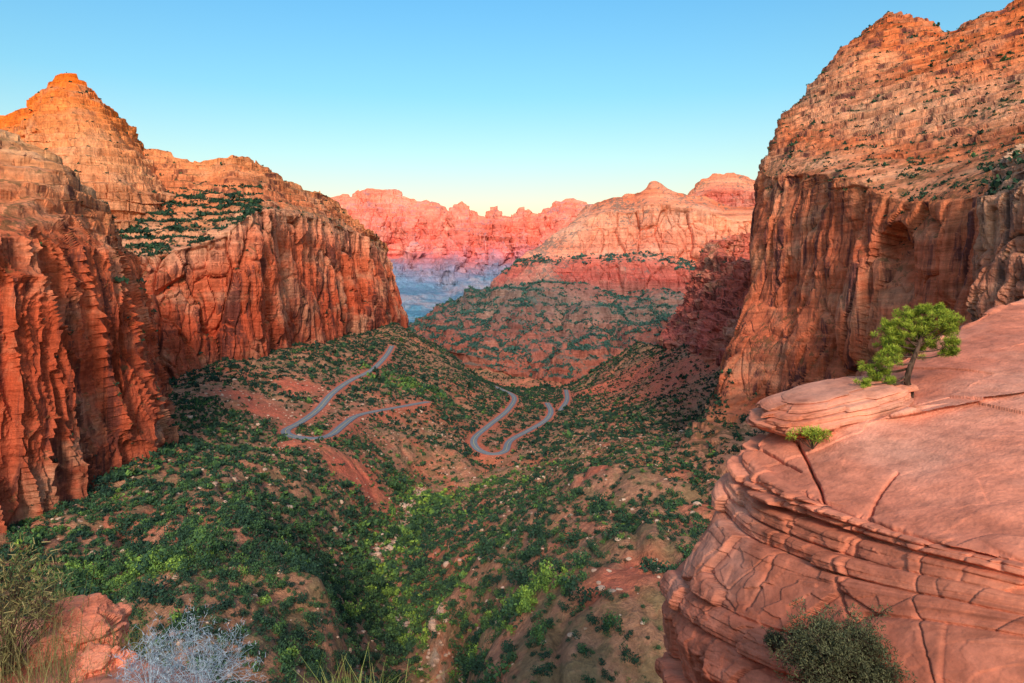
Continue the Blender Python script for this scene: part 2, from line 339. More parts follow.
rowz.append([(a,267+4*math.sin(i*.9),5850-90*(i%2)) for i,(a,b) in enumerate(sk)])
rowz.append([(a,283+4*math.sin(i*.7),5650) for i,(a,b) in enumerate(sk)])
rowz.append([(a,318,4700) for i,(a,b) in enumerate(sk)])
loft('mountain',rowz,900,300,m_d,'distant jagged pink sandstone towers above haze blue slopes','mountain',A1=(34,300),A2=(105,130),A3=(16,60),terr=(50,.4),lin=True,back=900,skirt=200,key='D')

# ------------------------------------------------------------------ valley terrain
road_a=[(392,346,1230),(386,356,1090),(372,370,940),(350,381,850),(332,394,760),(318,410,690),(300,423,632),(285,431,592),(292,437,562),(312,439,560),(330,436,580),(345,424,640),(360,415,700),(395,408,765),(428,402,830)]
road_b=[(488,384,1480),(500,389,1300),(514,397,1150),(508,410,1000),(490,425,880),(474,439,795),(478,450,750),(492,455,735),(505,452,745),(510,441,810),(528,431,880),(545,421,950),(551,412,1020),(547,403,1120)]
road_c=[(560,411,1080),(567,400,1230),(566,390,1430)]
ctl=[(-100,640,180),(0,700,150),(300,760,150),(430,830,190),(600,740,130),(800,720,140),(1024,700,150),(1300,700,140),(-400,700,150),
 (-300,620,245),(-100,560,265),(0,528,295),(80,492,340),(160,442,405),(190,405,540),(165,388,720),(100,390,740),(230,358,850),(300,347,1000),(345,336,1210),(393,322,1490),(-300,500,500),(-300,400,1000),
 (240,402,620),(262,452,500),(215,430,520),(420,368,1150),(440,347,1560),(470,372,1450),(300,478,450),(345,470,520),(200,490,355),(150,550,260),(250,550,268),(320,600,215),
 (381,560,425),(400,528,495),(395,600,362),(420,645,300),(440,700,250),(428,480,655),(450,440,740),(490,468,720),(560,466,620),(440,395,950),(460,405,980),(440,420,800),
 (600,425,820),(690,462,475),(740,492,395),(640,444,520),(600,478,380),(550,530,272),(480,560,280),(440,600,272),(560,620,178),(650,560,205),(650,650,155),(700,520,270),(480,650,190),(760,600,185),(800,500,350),(930,490,280),(1040,500,220),(1250,520,160),
 (700,338,1350),(745,352,1000),(640,345,1600),(605,362,1650),(570,384,1700),(650,398,1050),(700,420,840),(620,385,1300),(722,425,690),(580,392,1480),
 (430,392,1800),(470,388,1850),(520,392,1850),(400,372,2150),(560,396,1900),(620,388,2000),(670,382,2050),(730,378,2050),(350,375,1900),(450,376,2200),
 (545,380,2300),(500,378,2250),(430,345,2850),(660,364,2250),(850,350,2250),(420,322,4500),(600,322,4500),(300,322,4500),(100,322,4500),(900,322,4500),(200,345,2300),(-200,345,2300),(1200,345,2300)]
allc=np.array([P(*q) for q in ctl+road_a+road_b+road_c]+[(x*y,y,z) for x in (-2,-1,0,1,2) for y,z in ((9000,-340),(30000,-340),(60000,-340))])
def tf(x,y): return np.stack([x/y*2.2,np.log(y)*1.0],-1)
CA=tf(allc[:,0],allc[:,1])
r=np.sqrt(((CA[:,None]-CA[None])**2).sum(-1)+1e-4)
A=np.zeros((len(CA)+3,)*2); A[:len(CA),:len(CA)]=r; A[:len(CA),:len(CA)]+=np.eye(len(CA))*-.002
A[:len(CA),-3]=1;A[:len(CA),-2:]=CA; A[-3,:len(CA)]=1;A[-2:,:len(CA)]=CA.T
W=np.linalg.solve(A,np.concatenate([allc[:,2],[0,0,0]]))
def base_h(x,y):
    q=tf(x,y).reshape(-1,2); out=np.empty(len(q))
    for s in range(0,len(q),60000):
        c=q[s:s+60000]; rr=np.sqrt(((c[:,None]-CA[None])**2).sum(-1)+1e-4)
        out[s:s+60000]=rr@W[:-3]+W[-3]+c@W[-2:]
    return out.reshape(x.shape)
def spline(pts,step):
    p=np.array(pts); out=[]
    for i in range(len(p)-1):
        p0=p[max(i-1,0)];p1=p[i];p2=p[i+1];p3=p[min(i+2,len(p)-1)]
        n=max(2,int(np.linalg.norm(p2-p1)/step))
        for t in np.arange(n)/n: out.append(.5*((2*p1)+(-p0+p2)*t+(2*p0-5*p1+4*p2-p3)*t*t+(-p0+3*p1-3*p2+p3)*t**3))
    out.append(p[-1]); return np.array(out)
roads=[]
for rd in (road_a,road_b,road_c):
    s=spline([P(*q) for q in rd],4.0)
    for _ in range(6): s[1:-1]=(s[:-2]+s[1:-1]+s[2:])/3
    roads.append(s)
RP=np.concatenate(roads)
WP=spline([P(*q) for q in [(450,740,225),(420,645,300),(391,600,362),(379,560,425),(400,528,495),(422,486,620)]],6)
WP[:,0]+=3.5*pn(WP[:,0]/14,WP[:,1]/14,.3)
def nearest(x,y,pts,cap):
    fx=x.ravel();fy=y.ravel(); dmin=np.full(fx.shape,cap,float); zz=np.zeros(fx.shape)
    bb=(fx>pts[:,0].min()-cap)&(fx<pts[:,0].max()+cap)&(fy>pts[:,1].min()-cap)&(fy<pts[:,1].max()+cap)
    ids=np.where(bb)[0]
    for s in range(0,len(ids),40000):
        k=ids[s:s+40000]; d=np.hypot(fx[k][:,None]-pts[None,:,0],fy[k][:,None]-pts[None,:,1])
        a=d.argmin(1); dmin[k]=np.minimum(d[np.arange(len(k)),a],cap); zz[k]=pts[a,2]
    return dmin.reshape(x.shape),zz.reshape(x.shape)
def ground(x,y):
    h=base_h(x,y)
    far=np.clip(y/1500,.35,2.5)*(1+1.3*sstep(1450,1700,y)*(1-sstep(2500,4000,y)))
    wx=14*pn(x/60,y/60,8.1)
    det=7*far*fbm(x/120,y/120,0.2,3)*.6-6.5*np.exp(-(pn((x+wx)/62,(y+wx)/95,3.3)/.10)**2)*np.clip(far,.5,1.5)-2.6*np.exp(-(pn((x+wx)/24,(y-wx)/38,7.3)/.13)**2)+1.8*fbm(x/13,y/13,1.2,3)
    rs=sstep(-30,60,x)*(1-sstep(560,760,y))
    sdir=(x*.45+y*.9); cdir=(x*.9-y*.45)
    det=det+rs*(8*np.abs(pn(sdir/38+.01*cdir,cdir/170,6.1))*2-3.5)
    dr,zr=nearest(x,y,RP,60.0)
    dw,_=nearest(x,y,WP,110.0)
    k=np.clip((dr-9)/40,0,1); k=k*k*(3-2*k)
    det=det*(.25+.75*sstep(0,45,dw))
    h=h+det*k-3.0*np.exp(-(dw/6)**2)+10*sstep(8,70,dw)*(1-sstep(75,110,dw))*k
    k2=np.clip((dr-6)/7,0,1)
    h=np.where(dr<59,zr*(1-k2)+h*k2,h)
    return h,dr,dw
na=860
a=np.linspace(-1.25,1.25,na)
ly=np.concatenate([np.linspace(math.log(70),math.log(170),50)[:-1],np.linspace(math.log(170),math.log(2400),820)[:-1],np.linspace(math.log(2400),math.log(60000),110)])
YY=np.exp(ly)[:,None]*np.ones((1,na)); XX=YY*a[None]
H,DR,DW=ground(XX,YY)
TX=np.stack([XX,YY,H],-1)
m_t,nt,b=newmat('valley_soil')
geo=mk(nt,'ShaderNodeNewGeometry'); pos=geo.outputs['Position']
n1=noise(nt,pos,(.012,.012,.02),4,.6); n2=noise(nt,pos,(.09,.09,.09),4,.65); n3=noise(nt,pos,(.5,.5,.5),5,.7)
bc=ramp(nt,n1,[(.35,(.38,.175,.10)),(.5,(.47,.205,.12)),(.6,(.54,.155,.085)),(.7,(.47,.24,.14))])
bc=mixc(nt,ramp(nt,n2,[(.47,0.0),(.57,.55)]),bc,(.12,.12,.055))
red=mk(nt,'ShaderNodeAttribute',attribute_name='red').outputs['Fac']
bc=mixc(nt,math_(nt,'MULTIPLY',red,ramp(nt,n2,[(.35,1.0),(.6,.7)])),bc,(.68,.15,.085))
bc=mixc(nt,.7,bc,ramp(nt,n3,[(.3,.5),(.5,.95),(.7,1.5)]),'MULTIPLY')
ws=mk(nt,'ShaderNodeAttribute',attribute_name='wash').outputs['Fac']
bc=mixc(nt,math_(nt,'MULTIPLY',ws,ramp(nt,n2,[(.46,0.0),(.53,.9)])),bc,(.48,.36,.28))
haze_fac=mk(nt,'ShaderNodeAttribute',attribute_name='far').outputs['Fac']
bc=mixc(nt,haze_fac,bc,(.12,.24,.33))  # soil fades to blue with distance: air haze painted into the colour
nt.links.new(bc,b.inputs['Base Color'])
bp=mk(nt,'ShaderNodeBump',{'Height':math_(nt,'ADD',n3,n2),'Strength':.9,'Distance':2.0}); nt.links.new(bp.outputs[0],b.inputs['Normal'])
redc=[(268,408,640,40),(288,458,510,26),(355,472,520,34),(240,385,660,34),(620,680,170,9),(300,385,760,30),(640,600,190,8),(720,400,760,60),(690,380,1100,120),(620,385,1300,120),(540,380,1950,260),(620,375,2000,200),(480,540,330,12),(600,520,310,12)]
RD=np.zeros_like(H)
for q in redc:
    w=P(*q[:3]); RD=np.maximum(RD,np.clip(1.3-np.hypot(XX-w[0],YY-w[1])/q[3]+.5*pn(XX/25,YY/25,.7),0,1))
RD=np.maximum(RD,.8*np.clip(1-(DR-6)/12,0,1)*(DR<20))
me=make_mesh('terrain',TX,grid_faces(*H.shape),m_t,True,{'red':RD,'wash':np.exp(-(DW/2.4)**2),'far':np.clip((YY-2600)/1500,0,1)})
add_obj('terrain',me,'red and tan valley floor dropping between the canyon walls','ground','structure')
# roads
m_road,nt,b=newmat('asphalt'); geo=mk(nt,'ShaderNodeNewGeometry')
bc=ramp(nt,noise(nt,geo.outputs[0],(.3,.3,.3),4),[(.3,(.17,.18,.20)),(.7,(.23,.24,.265))]); nt.links.new(bc,b.inputs['Base Color'])
m_line,nt,b=newmat('road_paint'); b.inputs['Base Color'].default_value=(.75,.6,.12,1)
def ribbon(s,w,dz,off=0.0):
    t=np.gradient(s,axis=0); t[:,2]=0; t/=np.linalg.norm(t,axis=1)[:,None]
    n=np.stack([-t[:,1],t[:,0],0*t[:,0]],-1)
    L=s+n*(w/2+off)+[0,0,dz]; R=s+n*(-w/2+off)+[0,0,dz]
    return np.stack([R,L],1)
for i,s in enumerate(roads):
    R=ribbon(s,7.8,.6)
    V=np.stack([R[:,0]-[0,0,1.5],R[:,0],R[:,1],R[:,1]-[0,0,1.5]],1)
    o=add_obj('road',make_mesh('road',V,grid_faces(len(s),4,True),m_road,False),'grey asphalt mountain road winding in switchbacks','road','structure')
    c=ribbon(s,.3,.61)
    add_obj('road_marking',make_mesh('road_marking',c,grid_faces(len(s),2,True),m_line,False),parent=o)
# ------------------------------------------------------------------ foliage
def foliage_mat(name,stops,rough=.8):
    m,nt,b=newmat(name); geo=mk(nt,'ShaderNodeNewGeometry')
    at=mk(nt,'ShaderNodeAttribute',attribute_name='tint').outputs['Fac']
    oi=mk(nt,'ShaderNodeObjectInfo').outputs['Random']
    n=noise(nt,geo.outputs['Position'],(.7,.7,.7),2)
    f=math_(nt,'ADD',at,math_(nt,'MULTIPLY',math_(nt,'SUBTRACT',n,.5),.5))
    f=math_(nt,'ADD',f,math_(nt,'MULTIPLY',math_(nt,'SUBTRACT',oi,.5),.15))
    nt.links.new(ramp(nt,f,stops),b.inputs['Base Color']); b.inputs['Roughness'].default_value=rough
    return m
m_fol=foliage_mat('juniper_foliage',[(0,(.018,.042,.032)),(.35,(.036,.078,.042)),(.6,(.075,.145,.045)),(.85,(.17,.27,.05)),(1,(.28,.39,.06))])
def leaf_cloud(n,size,rad=(1,1,.9),lumps=6,seed=0,core=.35):
    r=np.random.RandomState(seed)
    lc=r.normal(size=(lumps,3))*.42; lc[:,2]=np.abs(lc[:,2])*.9; lr=r.uniform(.35,.62,lumps)
    k=r.randint(0,lumps,n); d=r.normal(size=(n,3)); d/=np.linalg.norm(d,axis=1)[:,None]
    c=lc[k]+d*(lr[k]*r.uniform(core,1,n)**.5)[:,None]
    c*=np.array(rad); c[:,2]+=.25
    nn=d+.6*r.normal(size=(n,3)); nn/=np.linalg.norm(nn,axis=1)[:,None]
    t=np.cross(nn,r.normal(size=(n,3))); t/=np.linalg.norm(t,axis=1)[:,None]; bb=np.cross(nn,t)
    s=size*r.uniform(.6,1.3,n)[:,None]; t*=s; bb*=s*.7
    V=np.stack([c-t-bb,c+t-bb*.4,c+t*.8+bb,c-t*.5+bb*.9],1)
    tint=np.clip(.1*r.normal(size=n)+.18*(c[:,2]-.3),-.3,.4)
    return V,np.repeat(tint[:,None],4,1)
def merged(name,templates,pos,sc,tint,mat,zs=1.0):
    Vs=[];Ts=[]
    which=rng.randint(0,len(templates),len(pos))
    for k,(TV,TT) in enumerate(templates):
        id_=np.where(which==k)[0]
        if len(id_)==0: continue
        an=rng.uniform(0,6.28,len(id_)); ca,sa=np.cos(an),np.sin(an)
        t=TV.reshape(-1,3)[None]*sc[id_][:,None,None]
        x=t[...,0]*ca[:,None]-t[...,1]*sa[:,None]; y=t[...,0]*sa[:,None]+t[...,1]*ca[:,None]
        zsc=rng.uniform(.8,1.3,len(id_))[:,None]*zs
        V=np.stack([x,y,t[...,2]*zsc],-1)+pos[id_][:,None]
        Vs.append(V.reshape(-1,3)); Ts.append((TT.ravel()[None]+tint[id_][:,None]).ravel())
    V=np.concatenate(Vs); T=np.concatenate(Ts)
    return make_mesh(name,V,np.arange(len(V)).reshape(-1,4),mat,False,{'tint':T})
def cand(n,y0,y1,amax):
    u=rng.uniform(size=n); y=np.sqrt(y0*y0+(y1*y1-y0*y0)*u); x=rng.uniform(-amax,amax,n)*y
    return x,y
x1,y1=cand(62000,140,620,.76); x2,y2=cand(105000,620,1700,.52); x3,y3=cand(16000,1700,2500,.35)
x=np.concatenate([x1,x2,x3]); y=np.concatenate([y1,y2,y3])
h,dr,dw=ground(x,y)
den=pn(x/60,y/60,5.5)*.6+pn(x/22,y/22,2.5)*.5
rz=np.zeros(len(x))
for q in redc:
    w=P(*q[:3]); rz=np.maximum(rz,np.clip(1.4-np.hypot(x-w[0],y-w[1])/q[3],0,1)*(.45 if q[2]>1000 else 1))
left=sstep(30,-50,x+(y-300)*.12)*sstep(800,400,y)
keep=(dr>8)&(dw>2.4)&(rng.uniform(size=len(x))<np.clip(.58+den*.38-.85*rz+.08*left+.26*np.exp(-(dw/22)**2),.03,1))
x,y,h,dw,den,left=x[keep],y[keep],h[keep],dw[keep],den[keep],left[keep]
pos=np.stack([x,y,h-.2],-1)
sc=np.exp(rng.normal(size=len(x))*.45)*(1.05+.28*left+.30*np.exp(-(dw/25)**2))
tint=.17+.17*rng.normal(size=len(x))+.26*np.exp(-(dw/14)**2)
for (gx,gy,gd,gr) in [(545,600,185,11),(560,615,180,8),(520,590,200,8),(440,655,240,7),(120,590,225,18),(60,570,235,14),(180,600,220,14),(510,640,180,8),(470,490,600,40),(390,395,900,60),(300,570,270,10),(430,395,940,50)]:
    w=P(gx,gy,gd); k=np.exp(-(np.hypot(x-w[0],y-w[1])/gr)**2); tint+=.6*k*rng.uniform(.1,1,len(x)); sc*=1+.3*k
sc*=np.where(y>700,1.4,1)*np.where(y>1600,1.6,1)
dist=np.hypot(x,y); order=np.argsort(dist/(sc**.8))
ox=pos[order,0]/pos[order,1]*F+512; oy=270-pos[order,2]/pos[order,1]*F
vis=(ox>5)&(ox<1000)&(oy>0)&(oy<680)&~((ox>640)&(oy>430))&~((ox<270)&(oy>590))
first=order[vis][:300]
mask=np.zeros(len(x),bool); mask[first]=True
NH=300
tn=[leaf_cloud(NH,.085,seed=i,lumps=7) for i in range(6)]
hero=[]
for i in range(6):
    for j,tt in enumerate((.12,.34,.68)):
        hero.append(make_mesh('shrub_leaves',tn[i][0].reshape(-1,3),np.arange(NH*4).reshape(-1,4),m_fol,False,{'tint':tn[i][1].ravel()+tt}))
labs=('dark green rounded juniper bush on the canyon slope','olive green scrub oak bush on the canyon slope','bright yellow green leafy bush on the canyon floor')
for i in first:
    k=0 if tint[i]<.24 else (1 if tint[i]<.55 else 2)
    o=add_obj('shrub',hero[rng.randint(0,6)*3+k],labs[k],'shrub',group='shrubs scattered over the valley slopes',loc=tuple(pos[i]))
    s=float(sc[i])*1.05; o.scale=(s,s,s*random.uniform(.8,1.3)); o.rotation_euler=(0,0,random.uniform(0,6.28))
rest=~mask
T0=[leaf_cloud(220,.10,seed=80+i,lumps=7) for i in range(5)];T1=[leaf_cloud(80,.17,seed=20+i) for i in range(5)];T2=[leaf_cloud(30,.28,seed=40+i) for i in range(5)];T3=[leaf_cloud(12,.46,seed=60+i,core=.6) for i in range(6)]
for lo,hi,T in ((0,250,T0),(250,390,T1),(390,700,T2),(700,1e9,T3)):
    k=rest&(dist>=lo)&(dist<hi)
    add_obj('shrubland',merged('shrubland',T,pos[k],sc[k],tint[k],m_fol),'dense green juniper and oak scrub covering the valley','shrubs','stuff')
def on_surface(key,n,size,zmin=.62,zr=(0,1),pr=(-100,1100)):
    X,nn,zo=SURF[key]
    e1=np.linalg.norm(np.gradient(X,axis=1),axis=2); e2=np.linalg.norm(np.gradient(X,axis=0),axis=2); ar=(e1*e2)
    bx=X[...,0]/X[...,1]*F+512
    ok=(nn[...,2]>zmin)&(zo>=zr[0])&(zo<=zr[1])&(np.abs(X[...,0]/X[...,1])<.78)&(bx>pr[0])&(bx<pr[1])
    cl=np.clip(.5+pn(X[...,0]/(size*14),X[...,1]/(size*14),X[...,2]/(size*14)),.03,1)
    p=(ar*ok*cl).ravel(); p/=p.sum()
    id_=rng.choice(len(p),n,p=p); return X.reshape(-1,3)[id_]-[0,0,size*.15], size*np.exp(rng.normal(size=n)*.35)
S=[on_surface('L1',900,1.1),on_surface('L2',3600,2.4,.5,(0.2,.52),(60,262)),on_surface('L2',1100,1.9,.6),on_surface('R1',3000,1.1,.55,(0,.6)),on_surface('R1',1800,1.3,.45,(.80,1)),on_surface('L0',600,1.8,.6),on_surface('R0',90,1.4,.5,(0,.35)),on_surface('R2',300,3,.5)]
pp=np.concatenate([s[0] for s in S]); ss=np.concatenate([s[1] for s in S])
add_obj('ledge_scrub',merged('ledge_scrub',T3,pp,ss,.15+.1*rng.normal(size=len(pp)),m_fol),'small dark green bushes dotted over the rock ledges','shrubs','stuff')
S=[on_surface('E1',19000,4.3,.35,(.78,1)),on_surface('E1',1200,5,.6,(.4,.62))]
pp=np.concatenate([s[0] for s in S]); ss=np.concatenate([s[1] for s in S])
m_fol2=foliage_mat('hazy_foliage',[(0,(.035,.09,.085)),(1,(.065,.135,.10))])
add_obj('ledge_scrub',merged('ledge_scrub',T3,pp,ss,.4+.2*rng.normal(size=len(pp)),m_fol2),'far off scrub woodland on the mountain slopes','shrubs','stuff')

# rubble
m_rub=rock_mat('boulder_rock',[(0,(.58,.38,.28)),(1,(.60,.40,.30))],3,streak=0,veg=0,sat=1.0)
def rock_template(seed):
    import bmesh
    bm=bmesh.new(); bmesh.ops.create_icosphere(bm,subdivisions=2,radius=1)
    r=np.random.RandomState(seed); pl=r.normal(size=(9,3)); pl/=np.linalg.norm(pl,axis=1)[:,None]; dd=r.uniform(.55,.85,9)
    V=np.array([v.co[:] for v in bm.verts])
    for p,d in zip(pl,dd):
        s=V@p; k=s>d; V[k]-=np.outer(s[k]-d,p)
    Fc=np.array([[v.index for v in f.verts] for f in bm.faces]); bm.free()
    V*=np.array([1,.8,.6]); return V,Fc
RT=[rock_template(i) for i in range(5)]
def rocks(name,pos,sc):
    Vs=[];Fs=[];o=0
    for p,s in zip(pos,sc):
        V,Fc=RT[rng.randint(5)]; an=rng.uniform(0,6.28); R=np.array([[math.cos(an),-math.sin(an),0],[math.sin(an),math.cos(an),0],[0,0,1]])
        Vs.append((V*s)@R.T+p); Fs.append(Fc+o); o+=len(V)
    V=np.concatenate(Vs); return make_mesh(name,V,np.concatenate(Fs),m_rub,False,{'zone':np.full(len(V),.5)})
k=rng.randint(0,len(WP),1200); wp=WP[k][:,:2]+rng.normal(size=(1200,2))*2.6
xs,ys=cand(6500,150,800,.75); nb=len(xs); xs=np.concatenate([xs,wp[:,0]]);ys=np.concatenate([ys,wp[:,1]])
hh,dd_,_=ground(xs,ys); ok=dd_>6
rsz=np.exp(rng.normal(size=len(xs))*.55)*.66; rsz[nb:]*=1.2
add_obj('rubble',rocks('rubble',np.stack([xs,ys,hh],-1)[ok],rsz[ok]),'pale fallen sandstone blocks along the dry wash and slopes','rocks','stuff')

# ------------------------------------------------------------------ foreground sandstone ledge
m_fg=rock_mat('salmon_sandstone',[(0,(.68,.25,.17)),(.25,(.68,.24,.155)),(.4,(.64,.225,.14)),(.8,(.58,.20,.13)),(1,(.50,.17,.11))],1.6,dark=(.2,.085,.065),streak=.3,veg=0,pale=(.72,.37,.27),palea=.5,bump=.8,fine=.10,stra=.6,zlay=1,cross=.1,speck=.5,sat=1.05)
cracks=[([(797,440),(808,462),(820,488),(826,512)],1.3,.26),([(897,472),(880,492),(864,522)],1.1,.22),([(752,488),(785,498),(822,505),(864,520)],1.6,.26),([(864,520),(900,532),(950,548),(1040,565)],2.0,.32),
 ([(864,522),(845,560),(838,600),(850,640)],1.4,.28),([(925,545),(915,600),(935,683)],.9,.13),([(762,450),(800,470)],1.0,.16),([(790,520),(776,565),(748,610)],1.2,.2)]
LR=np.random.RandomState(5).uniform(-1,1,200)
def segd(a,b_,c):
    m=np.full(a.shape,99.)
    for (x0,y0),(x1,y1) in zip(c[:-1],c[1:]):
        L2=(x1-x0)**2+(y1-y0)**2; t=np.clip(((a-x0)*(x1-x0)+(b_-y0)*(y1-y0))/L2,0,1)
        m=np.minimum(m,np.hypot(a-x0-t*(x1-x0),b_-y0-t*(y1-y0)))
    return m
def fgpost(X,n,zone):
    x,y,z=X[...,0],X[...,1],X[...,2]
    a0=x/y*F+512; b0=270-z/y*F
    a=a0+1.6*pn(x*.9,y*.9,z*.9)+.8*pn(x*6,y*6,z*6); b_=b0+1.6*pn(x*.9+9,y*.9,z*.9)+.8*pn(x*6+9,y*6,z*6)
    D=np.zeros(a.shape)
    for c,wd,dp in cracks:
        m=segd(a,b_,c)
        D-=dp*np.exp(-(m/wd)**2)+.02*np.exp(-(m/5)**2)
    wgt=sstep(.19,.205,zone)
    calm=sstep(835,900,a0)*.6
    t=np.clip((zone-.2)/.8,0,1)
    dipw=.35*sstep(.15,.5,t)*(a0-760)/120.0                 # lower beds dip gently across the face
    s=t*7.5+1.1*np.sin(t*19)*.35+.3*pn(x/7,y/7,z/7)+.03*pn(x/1.7,y/1.7,z/1.7)+dipw
    k=np.floor(s).astype(int); f=s-k; e=np.minimum(f,1-f)
    o=LR[(k+60)%200]
    cv,ce=cell(x/1.8+k*.37,y/1.8+k*.61,k*1.0+.5)
    cv2,ce2=cell(x/.6+4,y/.6,z/.3)
    brk=.5+.5*np.tanh(7*pn(x/2.2+k*3.1,y/2.2,k*1.7))
    lay=.24*o+.28*cv-(.08+.28*brk)*np.exp(-(e/.045)**2)-.10*np.exp(-(ce/.02)**2)+.10*np.sin(np.pi*f)-.12*f+.05*cv2
    cb,cbe=cell(x/1.5+2,y/1.5+7,.5)
    lay+=(.22+.26*cb)*(1-sstep(.13,.15,t))-.42*np.exp(-((t-.17)/.022)**2)-.25*np.exp(-(cbe/.03)**2)*(1-sstep(.13,.15,t))
    s2=s*4.6+.15*pn(x/1.2,y/1.2,z/1.2+4); f2=s2-np.floor(s2); e2=np.minimum(f2,1-f2); k2=np.floor(s2).astype(int)
    lay+=.04*LR[(k2+90)%200]-.02*np.exp(-(e2/.08)**2)
    D+=wgt*(1-calm)*lay
    D+=(1-wgt*.5)*(.022*fbm(x/1.3,y/1.3,z/1.3,3))+.008*fbm(x*5,y*5,z*5,3)+.007*fbm(x*16,y*16,z*16,2)
    g1,ge=cell(x/3.4+3,y/3.4+1,.5); g2,_=cell(x/1.3+8,y/1.3,.5)
    D+=(1-wgt)*(.05*g1+.012*g2)
    nn=n.copy(); nn[...,2]*=(1-.8*wgt)
    return X+nn*D[...,None],{'lay':s}
loft('rock_ledge',[
 [(1350,356,19.7),(1120,381,19.4),(1000,397,19.3),(930,408,19.3),(915,408,19.6),(1000,392,19.8),(1120,375,20),(1350,350,20.5)],
 [(1180,275,34),(1040,296,31),(968,324,28),(776,430,21.8),(764,472,19.8),(850,513,15.8),(1024,562,12.2),(1350,640,10)],
 [(1180,300,34.8),(1040,315,31.6),(962,340,28.4),(767,446,22.0),(753,500,19.8),(838,538,15.7),(1020,586,12.0),(1350,680,9.7)],
 [(1200,340,36),(1040,360,33),(950,390,30),(742,505,22.5),(712,548,19.7),(797,602,15.0),(975,665,11.1),(1350,750,8.7)],
 [(1200,450,37),(1040,450,34),(930,450,31),(702,575,23),(662,622,19.3),(735,690,14.5),(900,790,10.3),(1350,900,8)],
 [(1200,600,36),(1040,600,33),(930,600,30),(705,660,22.2),(668,692,18.8),(745,790,14),(920,920,10),(1400,1050,7.8)]],
 1050,1050,m_fg,'salmon pink layered sandstone ledge with deep joints','rock ledge',A1=(.12,4.5),A2=(0,2.6),A3=(0,1),skirt=30,post=fgpost,key='FG',sm=5,smooth=True)
# layered slab at the tip
def slab(name,cen,half,ang,tilt,seed,label,mat=m_fg,layers=3.0,rough=.05,boxy=.35):
    nu_,nv_=420,200
    th=np.linspace(0,2*math.pi,nu_)[None]; ph=np.linspace(-math.pi/2,math.pi/2,nv_)[:,None]
    se=lambda c,e:np.sign(c)*np.abs(c)**e
    x=se(np.cos(ph),boxy)*se(np.cos(th),.7); y=se(np.cos(ph),boxy)*se(np.sin(th),.7); z=se(np.sin(ph),.8)*np.ones_like(th)
    zl=z*layers+.1*pn(x,y,seed); k=np.floor(zl).astype(int); f=zl-k; e=np.minimum(f,1-f)
    cv,ce=cell(x*1.6+k*.4,y*1.6+seed,k*1.0+.5)
    rr=1+.12*pn(x*1.6+seed,y*1.6,.4)+.13*cv+.12*LR[(k+seed*7)%200]-.10*np.exp(-(e/.07)**2)+rough*fbm(x*3,y*3,z*3+seed,4)*.4
    X=np.stack([x*rr*half[0],y*rr*half[1],z*(1+.10*pn(x*1.5,y*1.5,seed)+rough*.6*fbm(x*3,y*3,seed+.5,4))*half[2]*(1-.35*np.clip(-x,0,1)**2)],-1)
    X[...,2]+=X[...,0]*tilt
    ca,sa=math.cos(ang),math.sin(ang); X=np.stack([X[...,0]*ca-X[...,1]*sa,X[...,0]*sa+X[...,1]*ca,X[...,2]],-1)
    me=make_mesh(name,X,grid_faces(nv_,nu_),mat,True,{'zone':np.full(x.shape,.35),'lay':zl*1.3})
    return add_obj(name,me,label,'rock',loc=cen)
slab('sandstone_slab',P(832,406,21.4),(2.2,1.5,.58),.12,.18,3,'thin layered sandstone slab overhanging the ledge tip',layers=3.2)
# ------------------------------------------------------------------ tubes
def tube(pts,rad,ns=7):
    p=np.array(pts,float); r=np.array(rad,float); t=np.gradient(p,axis=0); t/=np.linalg.norm(t,axis=1)[:,None]+1e-9
    up=np.array([.3,.9,.1]); a_=np.cross(t,up); a_/=np.linalg.norm(a_,axis=1)[:,None]; b_=np.cross(t,a_)
    an=np.linspace(0,2*math.pi,ns,endpoint=False)
    V=p[:,None]+r[:,None,None]*(np.cos(an)[None,:,None]*a_[:,None]+np.sin(an)[None,:,None]*b_[:,None])
    n=len(p); i=np.arange(n*ns).reshape(n,ns); j=np.roll(i,-1,1)
    Q=np.stack([i[:-1],j[:-1],j[1:],i[1:]],-1).reshape(-1,4)
    return V.reshape(-1,3),Q
def join(parts):
    Vs=[];Qs=[];o=0
    for V,Q in parts: Vs.append(V);Qs.append(Q+o);o+=len(V)
    return np.concatenate(Vs),np.concatenate(Qs)
m_bark,nt,b=newmat('bark'); geo=mk(nt,'ShaderNodeNewGeometry')
nt.links.new(ramp(nt,noise(nt,geo.outputs[0],(14,14,3),5),[(.35,(.035,.02,.014)),(.65,(.12,.07,.05))]),b.inputs['Base Color'])
m_pine=foliage_mat('pine_needles',[(0,(.04,.07,.014)),(.35,(.12,.18,.02)),(.65,(.28,.35,.035)),(1,(.48,.52,.08))])
def needles(cs,rs,per,ln,wd,seed,tint0=.4,up=.4):
    r=np.random.RandomState(seed); k=np.repeat(np.arange(len(cs)),per); n=len(k)
    d=r.normal(size=(n,3)); d/=np.linalg.norm(d,axis=1)[:,None]
    rr=np.array(rs)[k]*r.uniform(.15,1,n)**.6
    c=np.array(cs)[k]+d*rr[:,None]*np.array([1,1,.75])
    t=d+.7*r.normal(size=(n,3))+np.array([0,0,up]); t/=np.linalg.norm(t,axis=1)[:,None]; t*=(ln*r.uniform(.6,1.3,n))[:,None]
    w=np.cross(t,r.normal(size=(n,3))); w/=np.linalg.norm(w,axis=1)[:,None]; w*=wd
    V=np.stack([c-w,c+w,c+t+w*.4,c+t-w*.4],1)
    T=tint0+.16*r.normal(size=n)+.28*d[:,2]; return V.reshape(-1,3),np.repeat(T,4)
base=anchor('FG',907,396); k=base[1]/F
def rel(px,py,dy=0): return ((px-907)*k,dy,(393-py)*k)
